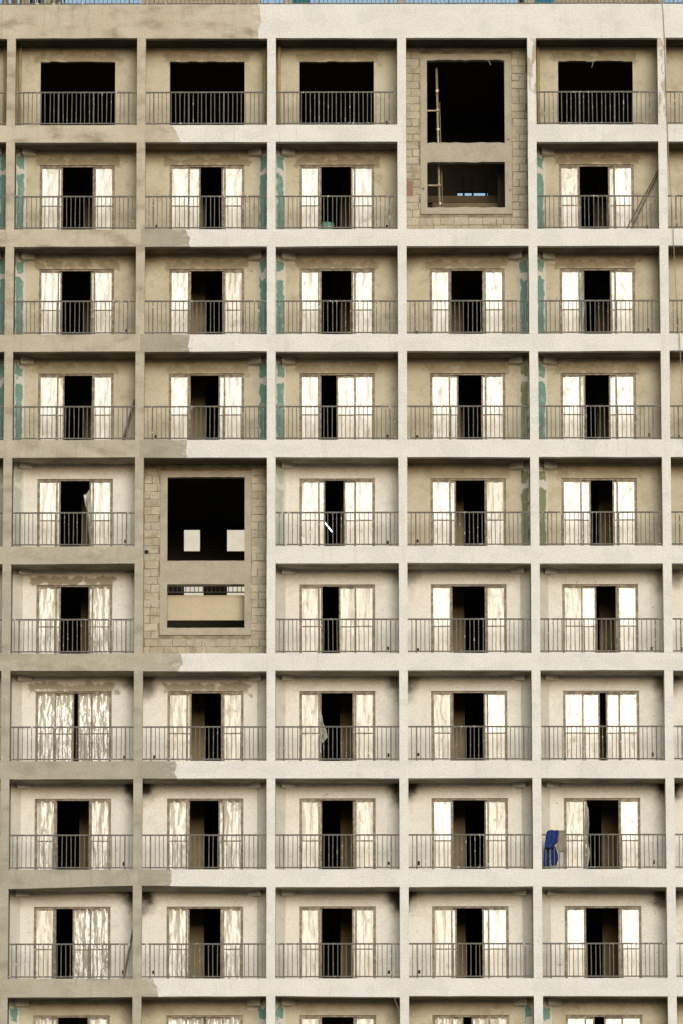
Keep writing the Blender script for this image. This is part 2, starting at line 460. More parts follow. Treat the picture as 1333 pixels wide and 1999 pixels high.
# beams -------------------------------------------------------------
PAINT = {0: (507, 507), 1: (336, 352), 2: (362, 376), 3: (371, 375), 4: (367, 365), 6: (359, 355), 7: (349, 352), 8: (343, 338), 9: (309, 318)}
SAG = {(8, 0): (-0.045, 0.055), (8, 1): (0.05, 0.0), (9, 0): (-0.02, -0.01), (9, 2): (0.02, -0.03), (5, 3): (0.02, 0.0), (2, 2): (-0.01, 0.02), (5, 0): (-0.01, 0.01)}
def tone_of(k): return min(1.0, max(0.0, (k - 1.5) / 3.5))
for k in range(ROWS):
    z = zk(k)
    top = z + (1.0 if k == 0 else BEAM)
    for i in BAYS:
        if (k, i) in NOBEAM: continue
        x0, x1 = i * P, (i + 1) * P
        if (k, i - 1) in NOBEAM: x0 -= CW
        if (k, i + 1) in NOBEAM: x1 += CW
        a, b = SAG.get((k, i), (random.uniform(-.012, .012), random.uniform(-.012, .012)))
        n = 6
        mb = MB()
        hts = [a + (b - a) * j / n + random.uniform(-.005, .005) for j in range(n + 1)]
        tps = [random.uniform(-.006, .004) for j in range(n + 1)]
        for j in range(n):
            xa, xb = x0 + (x1 - x0) * j / n, x0 + (x1 - x0) * (j + 1) / n
            za, zb, ta, tb = z + hts[j], z + hts[j + 1], top + tps[j], top + tps[j + 1]
            mb.poly([(xa, 0, za), (xb, 0, zb), (xb, 0, tb), (xa, 0, ta)])
            mb.poly([(xa, .2, za), (xb, .2, zb), (xb, 0, zb), (xa, 0, za)])
            mb.poly([(xa, 0, ta), (xb, 0, tb), (xb, .2, tb), (xa, .2, ta)])
            mb.poly([(xb, .2, zb), (xa, .2, za), (xa, .2, ta), (xb, .2, tb)])
        mb.poly([(x0, 0, z + a), (x0, 0, top), (x0, .2, top), (x0, .2, z + a)])
        mb.poly([(x1, 0, z + b), (x1, .2, z + b), (x1, .2, top), (x1, 0, top)])
        edge, slant = (-BIG, 0.0) if i > 1 else (BIG, 0.0)
        zc = (z + top) / 2
        if i == 1:
            ut, ub = PAINT[k]
            pt, pb = at(ut, 0, 0).x, at(ub, 0, 0).x
            edge = (pt + pb) / 2
            slant = (pb - pt) / (top - z)
        mb.build('beam', MAT['frame'], bld, edge=edge, slant=slant, zc=zc, tone=tone_of(k), grey=(0.85 if (i == 1 and k in (2, 3, 4, 7, 8)) else (0.35 if k in (8, 7) else 0.0)), rust=0.0)

# columns -----------------------------------------------------------
for ci in range(-1, 7):
    for k in range(ROWS):
        zt = zk(k)
        zb = zk(k + 1) + BEAM
        x = ci * P
        if (k + 1, ci - 1) in NOBEAM or (k + 1, ci) in NOBEAM: pass
        j = [random.uniform(-.004, .004) for _ in range(4)]
        mb = MB().hexa([(x - CW + j[0], .004, zb), (x + CW + j[1], .004, zb), (x + CW, .3, zb), (x - CW, .3, zb),
                        (x - CW + j[2], .004, zt + .05), (x + CW + j[3], .004, zt + .05), (x + CW, .3, zt + .05), (x - CW, .3, zt + .05)])
        mb.build('column', MAT['frame'], bld, edge=(-BIG if ci >= 2 else BIG), slant=0.0, zc=0.0, tone=tone_of(k), grey=0.15,
                 rust=(1.0 if (k == 0 and ci in (4, 5)) else 0.0))

# floor slabs, party walls, rear walls -------------------------------------
WHITE_FROM = {-1: 5, 0: 4, 1: 6, 2: 4, 3: 5, 4: 5, 5: 5}       # first storey whose balcony walls are primed
def primed(k, i):
    return k < 9 and k >= WHITE_FROM[i]
for k in range(ROWS):
    for i in BAYS:
        if (k, i) in NOBEAM: continue
        x0, x1 = i * P + .098, (i + 1) * P - .098
        top = zk(k) + (0.88 if k == 0 else BEAM - .02)
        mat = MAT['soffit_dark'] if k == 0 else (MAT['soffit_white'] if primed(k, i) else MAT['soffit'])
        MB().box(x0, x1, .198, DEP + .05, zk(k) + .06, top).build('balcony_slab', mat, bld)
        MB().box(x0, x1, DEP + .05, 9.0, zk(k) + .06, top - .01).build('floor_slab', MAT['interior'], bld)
for ci in range(-1, 7):
    for k in range(ROWS):
        z0, z1 = zk(k + 1) + .06, zk(k) + .06 + (0.82 if k == 0 else 0)
        i = min(max(ci if side(ci) < 0 else ci - 1, -1), 5)
        w = 1.0 if primed(k, i) else 0.0
        MB().box(ci * P - .1, ci * P + .1, .29, DEP + .02, z0, z1).build('balcony_side_wall', MAT['wall'], bld, prime=w, side=1.0, soot=0.0, lintel=0.0, cx=0.0, zt=0.0, zd=0.0, grime=0.3)
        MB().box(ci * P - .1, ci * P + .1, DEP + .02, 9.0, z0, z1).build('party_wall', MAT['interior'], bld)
zb = zk(ROWS)
for i in BAYS:
    x0, x1 = i * P - .1, (i + 1) * P + .1 - .002
    if i not in (1, 3):
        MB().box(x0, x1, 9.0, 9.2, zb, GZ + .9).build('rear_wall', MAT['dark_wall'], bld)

# ------------------------------------------------------------------ balcony back walls, doors, chases
DOORS = {  # (storey, bay): clear gap between the leaves, in photo columns: left jamb, right jamb, gap start, gap end
 (1,0):(78,222,122,180),(1,1):(331,476,391,432),(1,2):(583,729,626,684),(1,4):(1092,1236,1132,1187),
 (2,0):(76,221,120,176),(2,1):(331,475,373,433),(2,2):(583,731,627,686),(2,3):(838,983,880,940),(2,4):(1092,1239,1140,1191),
 (3,0):(74,221,125,179),(3,1):(330,475,372,426),(3,2):(583,730,626,656),(3,3):(838,984,893,938),(3,4):(1094,1240,1142,1188),
 (4,0):(73,219,118,174),(4,2):(585,731,635,671),(4,3):(841,986,890,945),(4,4):(1096,1242,1153,1195),
 (5,0):(73,217,119,172),(5,2):(585,732,630,662),(5,3):(842,989,884,947),(5,4):(1098,1245,1164,1202),
 (6,0):(72,219,146,154),(6,1):(328,474,374,431),(6,2):(585,732,628,688),(6,3):(844,991,887,946),(6,4):(1100,1247,1171,1183),
 (7,0):(69,217,112,174),(7,1):(327,475,371,427),(7,2):(586,734,630,690),(7,3):(844,992,886,947),(7,4):(1102,1250,1147,1208),
 (8,0):(67,215,110,142),(8,1):(326,474,370,430),(8,2):(584,733,628,687),(8,3):(844,993,892,942),(8,4):(1103,1251,1144,1207),
 (9,0):(67,215,115,172),(9,1):(323,474,398,400),(9,2):(584,734,628,690),(9,3):(845,994,905,921),(9,4):(1103,1254,1160,1179),
}
DW = 2.135
LW = DW / 4 + .012

def film_mesh(w, h, amp, seed, crumple):
    rnd = np.random.RandomState(seed)
    nx, nz = (8, 16) if not crumple else (12, 40)
    mb = MB()
    ridges = [(rnd.uniform(-1, 1) * (0.5 if not crumple else 1.2), rnd.uniform(0.4, 1.6), rnd.uniform(0, 6.28), rnd.uniform(4, 11) * (1.0 if not crumple else 1.3), rnd.uniform(.3, 1)) for _ in range(5 if not crumple else 9)]
    vid = {}
    for a in range(nx + 1):
        for b in range(nz + 1):
            x, z = (a / nx - .5) * w, b / nz * h
            d = 0
            for tx, tz, ph, fr, am in ridges:
                d += am * abs(math.sin(ph + fr * (x * (1.0 + tz) + z * tx * .6))) ** 2
            d = amp * (d / len(ridges) - .35)
            top = math.exp(-(h - z) / 0.22) if h > 1 else 0.0
            d += top * amp * (.5 if not crumple else 1.0) * math.sin((22 + 3 * (seed % 5)) * x + seed)
            if a in (0, nx): x += rnd.uniform(-.006, .004) * (1 if a else -1)
            if b == nz and h > 1: z -= rnd.uniform(0, .035)
            vid[a, b] = len(mb.v)
            mb.v.append((x, -d, z))
    for a in range(nx):
        for b in range(nz):
            mb.f.append((vid[a, b], vid[a + 1, b], vid[a + 1, b + 1], vid[a, b + 1])); mb.uv += [(0, 0)] * 4
    return mb

FH, FLO = 1.10, .915
FILM = [film_mesh(LW - .075, FH, .007, s, False).mesh('film_sheet', MAT['film'], True) for s in range(6)]
FILML = [film_mesh(LW - .075, FLO, .007, 10 + s, False).mesh('film_sheet', MAT['film_low'], True) for s in range(6)]
CREAM = [film_mesh(LW - .075, FH, .010, 30 + s, False).mesh('film_sheet', MAT['film_cream'], True) for s in range(6)]
RUMP = [film_mesh(LW - .068, 2.08, .016, 40 + s, True).mesh('film_sheet', MAT['rumpled'], True) for s in range(6)]
CRUMP = [film_mesh(LW - .065, 2.08, .026, 20 + s, True).mesh('film_sheet', MAT['crumpled'], True) for s in range(6)]
leaf_h = HEAD * 0 + (H - BEAM - HEAD) - .05
def leaf_mesh():
    mb = MB(); w = LW / 2
    mb.box(-w, -w + .045, -.02, .02, 0, leaf_h); mb.box(w - .045, w, -.02, .02, 0, leaf_h)
    mb.box(-w + .045, w - .045, -.02, .02, leaf_h - .06, leaf_h); mb.box(-w + .045, w - .045, -.02, .02, 0, .07)
    mb.box(-w + .045, w - .045, -.024, .018, .985, 1.02)
    return mb.mesh('door_leaf', MAT['alu'])
LEAF = leaf_mesh()
PANE = MB().box(-LW / 2 + .04, LW / 2 - .04, .006, .012, .06, leaf_h - .05).mesh('glass_pane', MAT['glass'])

CRUMPLED = {(6,0),(8,0),(7,0),(7,1),(8,1),(5,0),(9,1),(9,0),(9,3)}
def wall_with_hole(x0, x1, z0, z1, hx0, hx1, hz, y0, y1, ragged=0.0):
    """plate with one door-shaped notch; optional ragged edge"""
    mb = MB()
    mb.box(x0, hx0, y0, y1, z0, z1)
    mb.box(hx1, x1, y0, y1, z0, z1)
    n = 8
    for j in range(n):
        a, b = hx0 + (hx1 - hx0) * j / n, hx0 + (hx1 - hx0) * (j + 1) / n
        mb.box(a, b, y0, y1, hz + random.uniform(-ragged, ragged), z1)
    return mb

for k in range(ROWS):
    for i in BAYS:
        if (k, i) in MERGED: continue
        x0, x1 = i * P + .099, (i + 1) * P - .099
        zf, zt = zk(k + 1) + BEAM - .02, zk(k) + .06
        zd = zk(k) - HEAD
        c = cx(i)
        pr = 1.0 if primed(k, i) else 0.0
        if (k, i) == (5, 0): lint = 1.0
        elif pr: lint = 0.9 if (k == 6 and i in (0, 1)) else 0.0
        else: lint = [0.7, 0.85, 0.8, 0.6, 0.35, .3, 0, 0, 0, 0.0][k]
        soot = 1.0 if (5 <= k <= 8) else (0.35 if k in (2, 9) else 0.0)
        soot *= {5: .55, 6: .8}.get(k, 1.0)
        wl = wall_with_hole(x0, x1, zf, zt, c - DW / 2, c + DW / 2, zd, DEP, DEP + .16, .014 if k == 0 else 0.0).build(
            'balcony_wall', MAT['wall'], bld, prime=pr, side=float(side(i)), soot=soot, lintel=lint, cx=c, zt=zt, zd=zd,
            grime=(0.75 if i == 4 else 0.35))
        # outlet box low on the wall
        if (k > 0 or i in (2, 4)) and random.random() < .72:
            ox = c + side(i) * (P / 2 - .42)
            oz = zf + random.uniform(.30, .38)
            MB().box(ox - .03, ox + .03, DEP - .02, DEP + .01, oz, oz + random.uniform(.08, .12)).build('outlet_box', MAT['black'], wl)
        # chase of drywall on the other side of the bay (bare pipe on the top storey)
        s = -side(i)                                   # +1: chase on the right
        xe = (i + 1) * P - CW if s > 0 else i * P + CW
        if k == 0:
            px = xe - s * .085
            MB().tube([(px, DEP - .30, zf), (px, DEP - .30, zt)], .045, 10).build('down_pipe', MAT['pipe'], bld, smooth=True)
        else:
            xb = xe - s * .275
            ya, yb = .93, DEP - .001
            mat = MAT['green']
            if (k, i) in ((3, 3), (4, 3), (4, 4)): mat = MAT['olive']
            elif k == 4: mat = MAT['faded']
            elif pr: mat = MAT['primer']
            mb = MB()
            q = [(xe, ya, zf), (xb, yb, zf), (xb, yb, zt), (xe, ya, zt)]
            uv = [(0, 0), (1, 0), (1, 1), (0, 1)]
            if s > 0: q, uv = q[::-1], uv[::-1]
            mb.poly(q, uv)
            mb.poly([(xe, yb, zf), (xe, yb, zt), (xb, yb, zt), (xb, yb, zf)])
            ch = mb.build('drywall_chase', mat, bld)
            bx0, bx1 = sorted((xb - s * .275, xb + s * .10))
            mb = MB()
            xi, xo = (bx0, bx1) if s > 0 else (bx1, bx0)      # xi: free end
            dh = .045 if pr else 0
            pts = [(xo, .80, zt - .18 + dh), (xi, 1.10, zt - .15 + dh), (xi, DEP - .002, zt - .15 + dh), (xo, DEP - .002, zt - .18 + dh)]
            tpz = [(p[0], p[1], zt) for p in pts]
            if s > 0:
                pts = [pts[1], pts[0], pts[3], pts[2]]; tpz = [tpz[1], tpz[0], tpz[3], tpz[2]]
            mb.hexa(pts + tpz)
            mb.build('duct_box', MAT['compound'] if not pr else MAT['primer'], ch)
            if not pr:
                a, b = sorted((xb, xb - s * .27))
                MB().hexa([(a, DEP - .004, zt - .29), (b, DEP - .004, zt - .275), (b, DEP, zt - .275), (a, DEP, zt - .29),
                           (a, DEP - .004, zt - .20), (b, DEP - .004, zt - .21), (b, DEP, zt - .21), (a, DEP, zt - .20)]).build('joint_compound', MAT['compound'], ch)
        # partition inside the room
        if k > 0 and 0 <= i <= 4:
            a, b = (c + .08, (i + 1) * P - .1) if i % 2 == 0 else (i * P + .1, c - .08)
            yp = 4.0 if k > 3 or (k, i) in ((2, 1), (3, 1)) else 4.6
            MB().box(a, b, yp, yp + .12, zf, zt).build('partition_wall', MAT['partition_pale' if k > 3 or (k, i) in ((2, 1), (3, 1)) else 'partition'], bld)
        if (k, i) not in DOORS: continue
        u0, u1, g0, g1 = DOORS[k, i]
        mb = MB()
        y0, y1 = DEP + .05, DEP + .15
        xa, xb = c - DW / 2, c + DW / 2
        mb.box(xa, xa + .04, y0, y1, zf, zd); mb.box(xb - .04, xb, y0, y1, zf, zd)
        mb.box(xa + .04, xb - .04, y0, y1, zd - .05, zd - .001); mb.box(xa + .04, xb - .04, y0, y1, zf, zf + .03)
        dr = mb.build('sliding_door', MAT['alu'], bld)
        sc_ = (g0 - u0) / (u1 - u0), (g1 - u0) / (u1 - u0)
        ga, gb = xa + sc_[0] * DW, xa + sc_[1] * DW
        yf, ys = DEP + .078, DEP + .126
        fx = [(xa + .03 + LW / 2, yf), (xb - .03 - LW / 2, yf),
              (max(ga - LW / 2, xa + .05 + LW / 2), ys), (min(gb + LW / 2, xb - .05 - LW / 2), ys)]
        for n, (x, y) in enumerate(fx):
            link('door_leaf', LEAF, dr, (x, y, zf + .03))
            link('glass_pane', PANE, dr, (x, y, zf + .03))
            cr = (k, i) in CRUMPLED
            if (k, i) == (8, 0) and n in (0, 2): cr = False
            if cr:
                link('film_sheet', random.choice(CRUMP if (k, i) in ((6, 0), (8, 0), (9, 1)) else RUMP), dr, (x, y - .012, zf + .095))
            else:
                link('film_sheet', random.choice(CREAM if (k >= 5 and i <= 2) or random.random() < .16 else FILM), dr, (x, y - .010, zf + 1.045))
                link('film_sheet', random.choice(FILML), dr, (x, y - .010, zf + .105))

def film_flap(k, i, pts, name='film_flap'):
    """loose corner of plastic hanging out of a door: outline in photo points"""
    zf = zk(k + 1) + BEAM
    y = DEP + .02
    P3 = [at(u, v, y) for u, v in pts]
    cen = sum(P3, Vector()) / len(P3)
    mb = MB()
    n = len(P3)
    mid = [p.lerp(cen, .5) + Vector((0, -.05 * (1 if q % 2 else -.6), 0)) for q, p in enumerate(P3)]
    for q in range(n):
        r = (q + 1) % n
        mb.poly([P3[q], P3[r], mid[r], mid[q]]); mb.poly([mid[q], mid[r], cen])
    door = [o for o in bld.children if o.name.startswith('sliding_door')]
    best = min(door, key=lambda o: abs(o.data.vertices[0].co.x - (cx(i) - DW / 2)) + abs(o.data.vertices[0].co.z - (zf - .02)))
    mb.build(name, MAT['film_clear'], best)
film_flap(6, 2, [(624, 1383), (629, 1398), (631, 1412), (637, 1425), (640, 1439), (634, 1446), (628, 1451), (627, 1470), (622, 1470), (622, 1400)])
film_flap(4, 0, [(174, 956), (168, 965), (163, 966), (166, 985), (170, 1000), (172, 1030), (175, 1055), (180, 1055), (179, 990)])
film_flap(2, 4, [(1135, 524), (1138, 545), (1140, 580), (1141, 600), (1137, 652), (1131, 652), (1131, 560)])
film_flap(7, 4, [(1143, 1565), (1149, 1580), (1150, 1610), (1148, 1640), (1152, 1665), (1147, 1695), (1142, 1695), (1142, 1600)])

# ------------------------------------------------------------------ railings
BSP = .1245
def railing_frame(x0, x1, c, zs):
    mb = MB()
    mb.box(x0, x1, .045, .085, zs + .955, zs + .995)
    mb.box(x0, x1, .05, .08, zs + .045, zs + .078)
    for q in (-12, -4, 4, 12):
        x = c + q * BSP
        mb.box(x - .019, x + .019, .047, .083, zs - .01, zs + .0449); mb.box(x - .019, x + .019, .047, .083, zs + .0781, zs + .9549)
    return mb
BAL = MB().box(-.0105, .0105, -.009, .009, .0781, .9549).mesh('baluster', MAT['rail'])
rest = MB()
jobs = []
for k in range(ROWS - 1):
    for i in BAYS:
        if (k, i) in MERGED: continue
        zs = zk(k + 1) + BEAM
        c = cx(i)
        r = railing_frame(i * P + CW, (i + 1) * P - CW, c, zs).build('railing', MAT['rail'], bld)
        bars = [c + q * BSP for q in range(-13, 14) if q not in (-12, -4, 4, 12)]
        jobs.append((k, i, r, c, zs, bars))
jobs.sort(key=lambda j: (-j[0], abs(j[1] - 2)))
count = 0
for k, i, r, c, zs, bars in jobs:
    own = 0 <= i <= 4 and count + len(bars) <= 300
    for x in bars:
        x += random.uniform(-.011, .011)
        if own:
            o = link('baluster', BAL, r, (x, .065, zs)); count += 1
            o.rotation_euler.y = random.uniform(-.009, .009)
        else:
            t = random.uniform(-.009, .009)
            rest.hexa([(x - .0105, .056, zs + .0781), (x + .0105, .056, zs + .0781), (x + .0105, .074, zs + .0781), (x - .0105, .074, zs + .0781),
                       (x - .0105 + t, .056, zs + .9549), (x + .0105 + t, .056, zs + .9549), (x + .0105 + t, .074, zs + .9549), (x - .0105 + t, .074, zs + .9549)])

# roof railing
for i in BAYS:
    c, zs = cx(i), GZ + 1.0
    mb = MB()
    mb.box(i * P + .01, (i + 1) * P - .01, .06, .10, zs + .955, zs + .995)
    mb.box(i * P + .01, (i + 1) * P - .01, .065, .095, zs + .03, zs + .06)
    for q in (-12, -4, 4, 12):
        mb.box(c + q * BSP - .019, c + q * BSP + .019, .062, .098, zs - .01, zs + .0299); mb.box(c + q * BSP - .019, c + q * BSP + .019, .062, .098, zs + .061, zs + .954)
    mb.build('roof_railing', MAT['rail'], bld)
    for q in range(-14, 15):
        if q in (-12, -4, 4, 12): continue
        x = c + q * BSP
        rest.box(x - .0105, x + .0105, .071, .089, zs + .061, zs + .954)
rest.build('baluster', MAT['rail'], bld, kind='stuff')

# ------------------------------------------------------------------ the two block-work bays
def block_bay(k0, i, ring, holes, red=None):
    zt, zf = zk(k0) + .06, zk(k0 + 2) + BEAM - .02
    x0, x1 = i * P + .101, (i + 1) * P - .101
    r0, r1 = at(ring[0], ring[1], DEP), at(ring[2], ring[3], DEP)
    ra, rb, rt, rbm = r0.x, r1.x, r0.z, r1.z
    hs = []
    for h in holes:
        a, b = at(h[0], h[1], DEP), at(h[2], h[3], DEP)
        hs.append((a.x, b.x, b.z, a.z))
    # mortar bed behind the blocks
    mb = MB()
    y0, y1 = DEP + .014, DEP + .18
    ha, hb = min(h[0] for h in hs) , max(h[1] for h in hs)
    mb.box(x0, ra + .05, y0, y1, zf, zt); mb.box(rb - .05, x1, y0, y1, zf, zt)
    mb.box(ra + .05, rb - .05, y0, y1, zf, rbm + .05); mb.box(ra + .05, rb - .05, y0, y1, rt - .05, zt)
    wall = mb.build('block_wall', MAT['mortar'], bld)
    # blocks, each its own piece
    ch, bw = .2235, .40
    n = int((zt - zf) / ch)
    for r in range(n + 1):
        z0 = zf + r * ch
        z1 = min(z0 + ch, zt)
        if z1 - z0 < .05: continue
        spans = [(x0, x1)] if z1 <= rbm + .02 or z0 >= rt - .02 else [(x0, ra), (rb, x1)]
        if rt - .02 > z0 and z1 > rt: z1 = z1
        for sa, sb in spans:
            x = sa - (bw / 2 if r % 2 else 0) + random.uniform(-.03, .03)
            while x < sb - .02:
                a, b = max(x, sa), min(x + bw * random.choice((1, 1, .98, .52)), sb)
                x = b
                if b - a < .06: continue
                e = .010
                pr = random.uniform(-.010, .014)
                j = lambda: random.uniform(-.011, .011)
                ya = DEP - pr
                MB().hexa([(a + e + j(), ya + j() * .5, z0 + e + j()), (b - e + j(), ya + j() * .5, z0 + e + j()), (b - e, DEP + .03, z0 + e), (a + e, DEP + .03, z0 + e),
                           (a + e + j(), ya + j() * .5, z1 - e + j()), (b - e + j(), ya + j() * .5, z1 - e + j()), (b - e, DEP + .03, z1 - e), (a + e, DEP + .03, z1 - e)]).build('block', MAT['block'], wall)
    # concrete surround with ragged cast edges
    mb = MB()
    ya, yb = DEP - .035, DEP + .20
    zs = [rbm] + sorted([z for h in hs for z in h[2:]]) + [rt]
    lo, up = sorted(hs, key=lambda h: h[2])
    mb.box(ra, min(lo[0], up[0]) - .0, ya, yb, rbm, rt); mb.box(max(lo[1], up[1]), rb, ya, yb, rbm, rt)
    xa, xb = min(lo[0], up[0]), max(lo[1], up[1])
    def band(za, zb, ja, jb):
        m = 14
        A = [za + random.uniform(-ja, ja) for _ in range(m + 1)]; B = [zb + random.uniform(-jb, jb) for _ in range(m + 1)]
        for q in range(m):
            p0, p1 = xa + (xb - xa) * q / m, xa + (xb - xa) * (q + 1) / m
            mb.hexa([(p0, ya, A[q]), (p1, ya, A[q + 1]), (p1, yb, A[q + 1]), (p0, yb, A[q]),
                     (p0, ya, B[q]), (p1, ya, B[q + 1]), (p1, yb, B[q + 1]), (p0, yb, B[q])])
    rg = .014 if i == 3 else .004
    band(rbm, lo[2], 0, rg); band(lo[3], up[2], rg, rg); band(up[3], rt, rg * 1.3, 0)
    sur = mb.build('concrete_surround', MAT['surround'], bld)
    return wall, sur
wall3, sur3 = block_bay(0, 3, (820, 106, 1000, 418), [(833, 118, 985, 279), (834, 317, 986, 405)])
wall1, sur1 = block_bay(4, 1, (313, 920, 490, 1240), [(327, 932, 477, 1095), (327, 1141, 477, 1226)])
# one reddish brick let into the block work
a, b = at(794, 354, DEP), at(806, 383, DEP)
MB().box(a.x, b.x, DEP - .016, DEP + .03, b.z, a.z).build('brick', MAT['red_block'], wall3, label='reddish brick let into the grey block work')
for sur, pts in ((sur3, [(992, 272), (826, 368), (996, 371)]), (wall1, [(286, 1077)])):
    for (u, v) in pts:
        p = at(u, v, DEP - .04)
        MB().tube([(p.x, DEP - .042, p.z), (p.x, DEP - .02, p.z)], .055 if sur is wall1 else .042, 14).build('form_tie_hole', MAT['black'] if sur is wall1 else MAT['mortar'], sur)

# what shows through bay 1: tan spandrel, far openings with the added tower behind, far railing
YB = 9.0
def rear_with_holes(i, k0, k1, holes):
    """rear wall of one bay, openings given as photo rectangles"""
    x0, x1 = i * P - .1, (i + 1) * P + .098
    z0, z1 = zk(ROWS), GZ + .9
    hs = [(at(h[0], h[1], YB).x, at(h[2], h[3], YB).x, at(h[0], h[3], YB).z, at(h[0], h[1], YB).z) for h in holes]
    xs = sorted({x0, x1} | {v for h in hs for v in h[:2]})
    zz = sorted({z0, z1} | {v for h in hs for v in h[2:]})
    mb = MB()
    for a, b in zip(xs[:-1], xs[1:]):
        for c, d in zip(zz[:-1], zz[1:]):
            m = ((a + b) / 2, (c + d) / 2)
            if any(h[0] < m[0] < h[1] and h[2] < m[1] < h[3] for h in hs): continue
            mb.box(a, b, YB, YB + .2, c, d)
    mb.build('rear_wall', MAT['dark_wall'], bld)
rear_with_holes(1, 4, 5, [(359, 1032, 390, 1076), (443, 1032, 484, 1076), (359, 1120, 397, 1185), (443, 1120, 484, 1185)])
rear_with_holes(3, 0, 1, [(893, 374, 952, 382)])
za, zb_ = at(400, 1162, 1.9).z, at(400, 1211, 1.9).z
MB().box(P + .1, 2 * P - .1, 1.9, 2.05, zb_, za).build('spandrel_wall', MAT['tan'], bld, label='plain tan spandrel seen through the lower opening')
mb = MB()
pa, pb = at(327, 1144, 8.6), at(484, 1156, 8.6)
mb.box(P + .1, 2 * P - .1, 8.58, 8.62, pa.z - .02, pa.z + .02); mb.box(P + .1, 2 * P - .1, 8.58, 8.62, pb.z - .015, pb.z + .015)
for q in range(28):
    x = P + .12 + q * .125
    mb.box(x - .011, x + .011, 8.59, 8.61, pb.z + .016, pa.z - .021)
mb.build('far_railing', MAT['rail'], bld)
# bay 3: brown sill wall deep inside
za, zb_ = at(940, 382, 4.2).z, at(940, 394, 4.2).z
MB().box(3 * P + .1, 4 * P - .1, 4.2, 4.35, zb_ - .02, za).build('inner_parapet', MAT['partition'], bld)
za, zb_ = at(940, 396, 3.0).z, at(940, 407, 3.0).z
MB().box(3 * P + .9, 4 * P - .75, 3.0, 3.12, zb_ - .1, za).build('inner_parapet', MAT['partition'], bld)
for u in (905, 922.5, 949):
    p = at(u, 378, 8.9)
    MB().box(p.x - .03, p.x + .03, 8.88, 8.92, p.z - .3, p.z + .5).build('window_mullion', MAT['black'], bld)
p = at(979, 360, 2.4)
MB().box(p.x - .11, p.x + .12, 2.4, 2.5, at(979, 412, 2.4).z, at(979, 310, 2.4).z).build('inner_panel', MAT['dark_wall'], bld)

# lower storeys down to the street (below the picture)
mb = MB()
zb0 = zk(ROWS) - .002
for k in range(ROWS, 19):
    mb.box(-P, 6 * P, 0, .2, zk(k) if k > ROWS else zk(k), min(zk(k) + BEAM, zb0 + BEAM))
    mb.box(-P + .1, 6 * P - .1, .2, 9, zk(k) + .07, zk(k) + BEAM - .03)
for ci in range(-1, 7):
    mb.box(ci * P - CW, ci * P + CW, .004, 9.2, 0, zb0)
mb.box(-P, 6 * P, DEP + .4, DEP + .6, 0, zb0)
mb.build('lower_storeys', MAT['frame'], bld, edge=-BIG, slant=0.0, zc=0.0, tone=1.0, grey=0.0, rust=0.0)

# ------------------------------------------------------------------ loose things
# scaffold tubes inside the upper block-work bay
sc = thing(link('scaffold_frame', None, None, at(853, 405, 1.75)), 'thin tan scaffold tubes standing inside the open bay near the roof', 'scaffolding')
base = sc.location.copy()
def rel(p): return Vector(p) - base
def pole(name, a, b, r):
    o = MB().tube([rel(a), rel(b)], r, 8).build(name, MAT['steel'], sc, smooth=True); return o
pole('standard_tube', at(859, 440, 1.75), at(852, 133, 1.75), .036)
pole('standard_tube', at(865, 440, 2.1), at(858, 200, 2.1), .012)
pole('ledger_tube', at(815, 216.5, 1.70), at(857, 216, 1.70), .03)
pole('ledger_tube', at(815, 362, 1.70), at(860, 362, 1.70), .03)
for (u, v) in ((853, 178), (854, 216), (855, 253), (857, 362), (859, 398)):
    p = at(u, v, 1.75)
    MB().tube([rel(p + Vector((0, 0, -.035))), rel(p + Vector((0, 0, .035)))], .06, 8).build('coupler', MAT['steel'], sc)

def boards(name, label, cat, segs, y, mat, group=None, w=.03):
    b0 = at(*segs[0][0], y)
    root = thing(link(name, None, None, (b0.x, y, b0.z)), label, cat, group)
    for a, b in segs:
        p, q = at(*a, y), at(*b, y)
        p, q = p - Vector(root.location), q - Vector(root.location)
        d = (q - p).normalized(); n = Vector((-d.z, 0, d.x)) * w
        t = Vector((0, .03, 0))
        MB().hexa([p - n - t, p + n - t, p + n + t, p - n + t, q - n - t, q + n - t, q + n + t, q - n + t]).build('board', MAT[mat], root)
        y -= .09
    return root
boards('leaning_boards', 'pair of long brown boards leaning against the balcony side wall near the roof', 'boards', [((1231, 449), (1289, 330)), ((1222, 449), (1285, 332))], .95, 'wood', w=.016)
boards('leaning_board', 'grey board leaning in a corner beside the raw concrete column at mid height', 'board', [((240, 862), (263, 780))], .9, 'wood', w=.035)
boards('leaning_plank', 'dark plank leaning in the corner of the lowest complete left balcony', 'plank', [((241, 1912), (260, 1815))], .7, 'wood', w=.03)

# tub on the balcony floor
bp = at(639, 446, .42)
tub = thing(link('tub', None, None, (bp.x, .42, zk(2) + BEAM - .02)), 'teal plastic tub standing behind a balcony railing below the roof storey', 'tub')
n = 20
mb = MB()
prof = [(.15, 0), (.155, .02), (.185, .27), (.20, .275), (.20, .29), (.178, .285), (.15, .03), (0.0, .025)]
for q in range(len(prof) - 1):
    for j in range(n):
        a0, a1 = 2 * math.pi * j / n, 2 * math.pi * (j + 1) / n
        (ra, za), (rb, zb2) = prof[q], prof[q + 1]
        mb.poly([(ra * math.cos(a0), ra * math.sin(a0), za), (ra * math.cos(a1), ra * math.sin(a1), za), (rb * math.cos(a1), rb * math.sin(a1), zb2), (rb * math.cos(a0), rb * math.sin(a0), zb2)])
mb.build('shell', MAT['bucket'], tub, smooth=True)
hp = [(.2 * math.cos(a), -.0 + .2 * math.sin(a) * .25 - .17, .20 + .06 * math.sin(a)) for a in [math.pi * q / 10 + math.pi for q in range(11)]]
MB().tube(hp, .006, 6).build('handle', MAT['steel'], tub)

